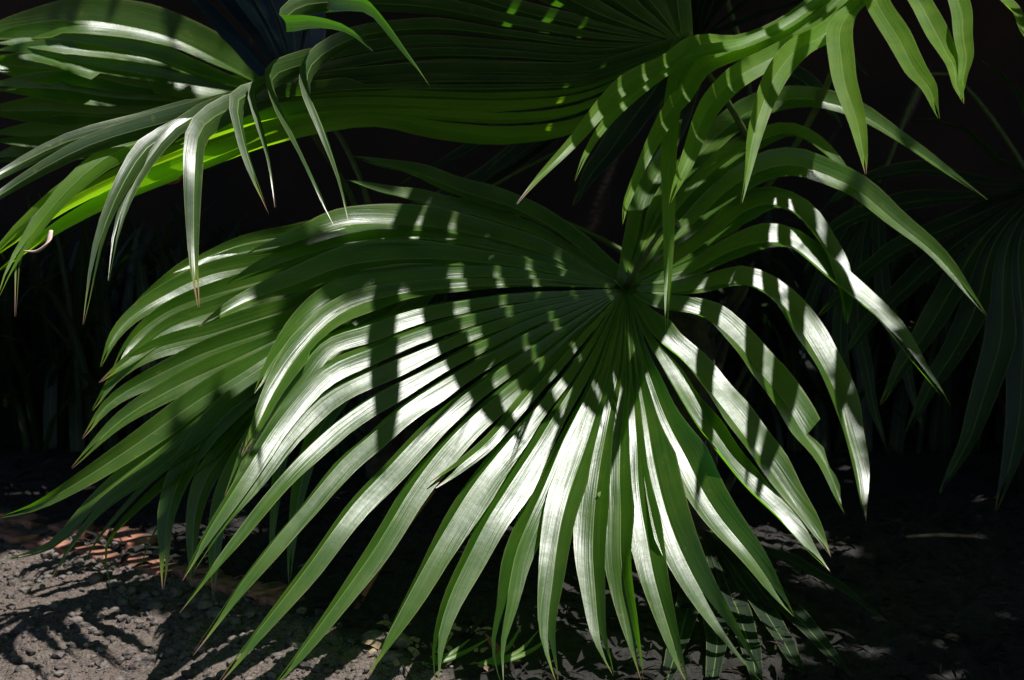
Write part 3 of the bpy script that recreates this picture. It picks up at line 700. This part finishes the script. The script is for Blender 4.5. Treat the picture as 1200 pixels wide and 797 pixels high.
for k in range(9000):
    x = rk.uniform(-1.2, 0.25); y = rk.uniform(1.85, 3.0)
    if y + x > 2.02 + rk.gauss(0, .05): continue
    r_ = 0.0018 + 0.0085*rk.random()**4; z = gh(x, y) + r_*.3; i0 = len(verts); rot = Matrix.Rotation(rk.uniform(0, 6.28), 3, 'Z'); sx, sy, sz = rk.uniform(.7, 1.5), rk.uniform(.6, 1.2), rk.uniform(.5, .9)
    for v in tv:
        q = Vector((v.x*sx*(1+rk.uniform(-.2, .2)), v.y*sy*(1+rk.uniform(-.2, .2)), v.z*sz)); q = rot @ q; verts.append((x+q.x*r_, y+q.y*r_, z+q.z*r_))
    faces += [tuple(i0+j for j in f) for f in tf_]
o = link_mesh("gravel", verts, faces, M_stone, smooth=False); tag(o, "grey gravel scattered over the ground at the lower left", "gravel", kind="stuff")
# leaf litter over the bed
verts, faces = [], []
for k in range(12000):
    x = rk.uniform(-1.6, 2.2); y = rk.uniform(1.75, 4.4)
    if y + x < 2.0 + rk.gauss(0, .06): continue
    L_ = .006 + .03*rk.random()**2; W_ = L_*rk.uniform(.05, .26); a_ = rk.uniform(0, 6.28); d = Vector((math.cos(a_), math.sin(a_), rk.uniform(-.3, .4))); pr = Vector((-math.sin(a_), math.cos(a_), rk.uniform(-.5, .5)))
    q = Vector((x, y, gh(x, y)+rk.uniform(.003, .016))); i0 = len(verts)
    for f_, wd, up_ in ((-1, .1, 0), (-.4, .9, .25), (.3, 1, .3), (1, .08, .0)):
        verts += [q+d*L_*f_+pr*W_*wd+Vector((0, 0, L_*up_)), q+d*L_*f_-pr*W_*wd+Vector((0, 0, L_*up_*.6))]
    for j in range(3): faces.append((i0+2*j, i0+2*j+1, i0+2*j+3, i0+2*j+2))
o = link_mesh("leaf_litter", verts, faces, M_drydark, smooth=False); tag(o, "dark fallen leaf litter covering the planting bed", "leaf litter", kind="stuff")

# ---------------------------------------------------------------- small things on the bed
def blade(name, pts, wd, mat, parent=None):
    c, Ln = catmull(pts, 12); verts, uvs, faces = [], [], []
    for k, p_ in enumerate(c):
        T = (c[min(k+1, 12)]-c[max(k-1, 0)]).normalized(); sd_ = T.cross(Vector((0, -.7, .7))).normalized(); u = k/12; h_ = wd*(1-u**2.5)+.0004
        nn = sd_.cross(T)
        verts += [p_-sd_*h_+nn*h_*.4, p_, p_+sd_*h_+nn*h_*.4]; uvs += [(-h_, u*.9), (0, u*.9), (h_, u*.9)]
    for k in range(12):
        for q in (0, 1): faces.append((3*k+q, 3*k+q+1, 3*k+q+4, 3*k+q+3))
    return link_mesh(name, verts, faces, mat, parent, uvs)
tag(tube("dead_stalk", [at(508,575,2.55), at(470,625,2.5), at(430,690,2.45), at(412,725,2.43)], [.006,.008,.007,.006], M_rust, None, 8, .6), "reddish brown dead leaf stalk leaning in the dark behind the sunlit leaflets", "dead stalk")
tag(tube("dead_twig", [at(1062,629,2.75), at(1100,627,2.76), at(1146,629,2.78)], [.003,.004,.003], M_dry, None, 6), "thin pale dry twig lying level in the dark at the right", "twig")
for nm, P_, lab in (
  ("sprout", ((500,796),(512,778),(535,768),(560,752)), "yellow green grass sprout under the leaf tips, left of the orange dry tip"),
  ("sprout", ((560,800),(585,778),(615,765),(640,742)), "longer yellow green sprout reaching right under the leaf tips")):
    t_ = empty(nm, tuple(on_ground(*P_[0]))); tag(t_, lab, "sprout")
    for dx in (-16, -5, 8):
        pts = [at(a+dx*(k*.6), b-abs(dx)*.2*k, 2.12 + .02*k) for k, (a, b) in enumerate(P_)]
        for p_ in pts: p_.z = max(p_.z, 0.012)
        blade("blade", pts, .0045, M_leaf_bright, t_)
    fix_parent(t_)
tag(blade("dry_tip", [at(588,770,2.2), at(577,755,2.2), at(568,742,2.19)], .007, M_rust), "short orange brown dry leaf tip standing among the sprouts", "dry leaf")
g = at(42,282,2.06)
tag(tube("dry_curl", [at(28,294,2.06), at(44,294,2.05), at(56,284,2.05), at(60,270,2.06)], [.002,.005,.005,.003], plain("pale_curl", (0.45,0.30,0.26), (0.6,0.45,0.4), 60, .6, .2, .002), None, 7, .4), "pale pinkish dry curl caught on the drooping leaflets at the upper left", "dry curl")
tag(tube("dry_hair", [at(196,216,2.3), at(208,213,2.3), at(214,206,2.3), at(220,204,2.3)], [.001,.0022,.0022,.001], M_rust, None, 6), "tiny orange dried hair hanging below the arching frond", "dry hair")
def flake(px, py, Y, r, mat, lab, name, cat, nrm=(0, -.7, .7), off=.006):
    c_ = at(px, py, Y) + Vector(nrm).normalized()*off; bm = bmesh.new(); n_ = Vector(nrm).normalized(); a_ = n_.cross(Vector((1, 0, 0.2))).normalized(); b_ = n_.cross(a_); rg = random.Random(int(px)); vs_ = []
    for k in range(9):
        th = k*2*math.pi/9; rr = r*rg.uniform(.55, 1.2); vs_.append(bm.verts.new(c_+a_*rr*math.cos(th)+b_*rr*math.sin(th)*1.2+n_*rg.uniform(0, .25)*r))
    top = bm.verts.new(c_+n_*r*.35)
    for k in range(9): bm.faces.new((vs_[k], vs_[(k+1) % 9], top))
    return tag(bm_obj(name, bm, mat, None, 0, True), lab, cat)
for k in range(26):
    a = rk.uniform(425, 570); b = rk.uniform(735, 797); g = on_ground(a, b)
    a_ = rk.uniform(0, 3.1); L_ = rk.uniform(.006, .016); d = Vector((math.cos(a_), math.sin(a_)*.6, rk.uniform(0, .3)))
    q = Vector((g.x, g.y, gh(g.x, g.y)+.008)); o = blade("leaf_scrap", [q-d*L_, q+Vector((0, 0, .003)), q+d*L_], L_*.35, M_dry)
    tag(o, "small pale dry leaf scrap on the ground among the leaf tips at the bottom", "leaf scrap", "pale dry leaf scraps at the bottom of the bed")

c_ = min((c for it in FA.items for c in it[0]), key=lambda q: (to_px(q)[0]-704)**2 + (to_px(q)[1]-583)**2)
o = flake(704, 583, c_.y, 0.006, M_leaf_bright, "tiny green leaf scrap lying on a sunlit leaflet below the middle of the big frond", "leaf_scrap", "leaf scrap", (0, -.8, .6), .008)

# ---------------------------------------------------------------- dim strap-leaved ground cover along the foot of the wall
ru = random.Random(17); verts, faces, uvs = [], [], []
for k in range(2600):
    x = ru.uniform(-2.6, 2.9); y = ru.uniform(3.75, 4.8); a_ = ru.uniform(0, 6.28); h_ = ru.uniform(.25, .85)*(1.15 if abs(x) > .8 else .8); sp = ru.uniform(.1, .45); wd = ru.uniform(.008, .022)
    d = Vector((math.cos(a_), math.sin(a_), 0)); sd_ = Vector((-d.y, d.x, 0)); i0 = len(verts)
    for j in range(6):
        u = j/5; q = Vector((x, y, 0)) + d*sp*u**1.6 + Vector((0, 0, h_*(1.35*u - .55*u*u*(1+sp)))); q.y = min(q.y, 4.86); wj = wd*(1-u**3)+.0006
        verts += [q-sd_*wj, q+sd_*wj]; uvs += [(-wj, u*.9), (wj, u*.9)]
    for j in range(5): faces.append((i0+2*j, i0+2*j+1, i0+2*j+3, i0+2*j+2))
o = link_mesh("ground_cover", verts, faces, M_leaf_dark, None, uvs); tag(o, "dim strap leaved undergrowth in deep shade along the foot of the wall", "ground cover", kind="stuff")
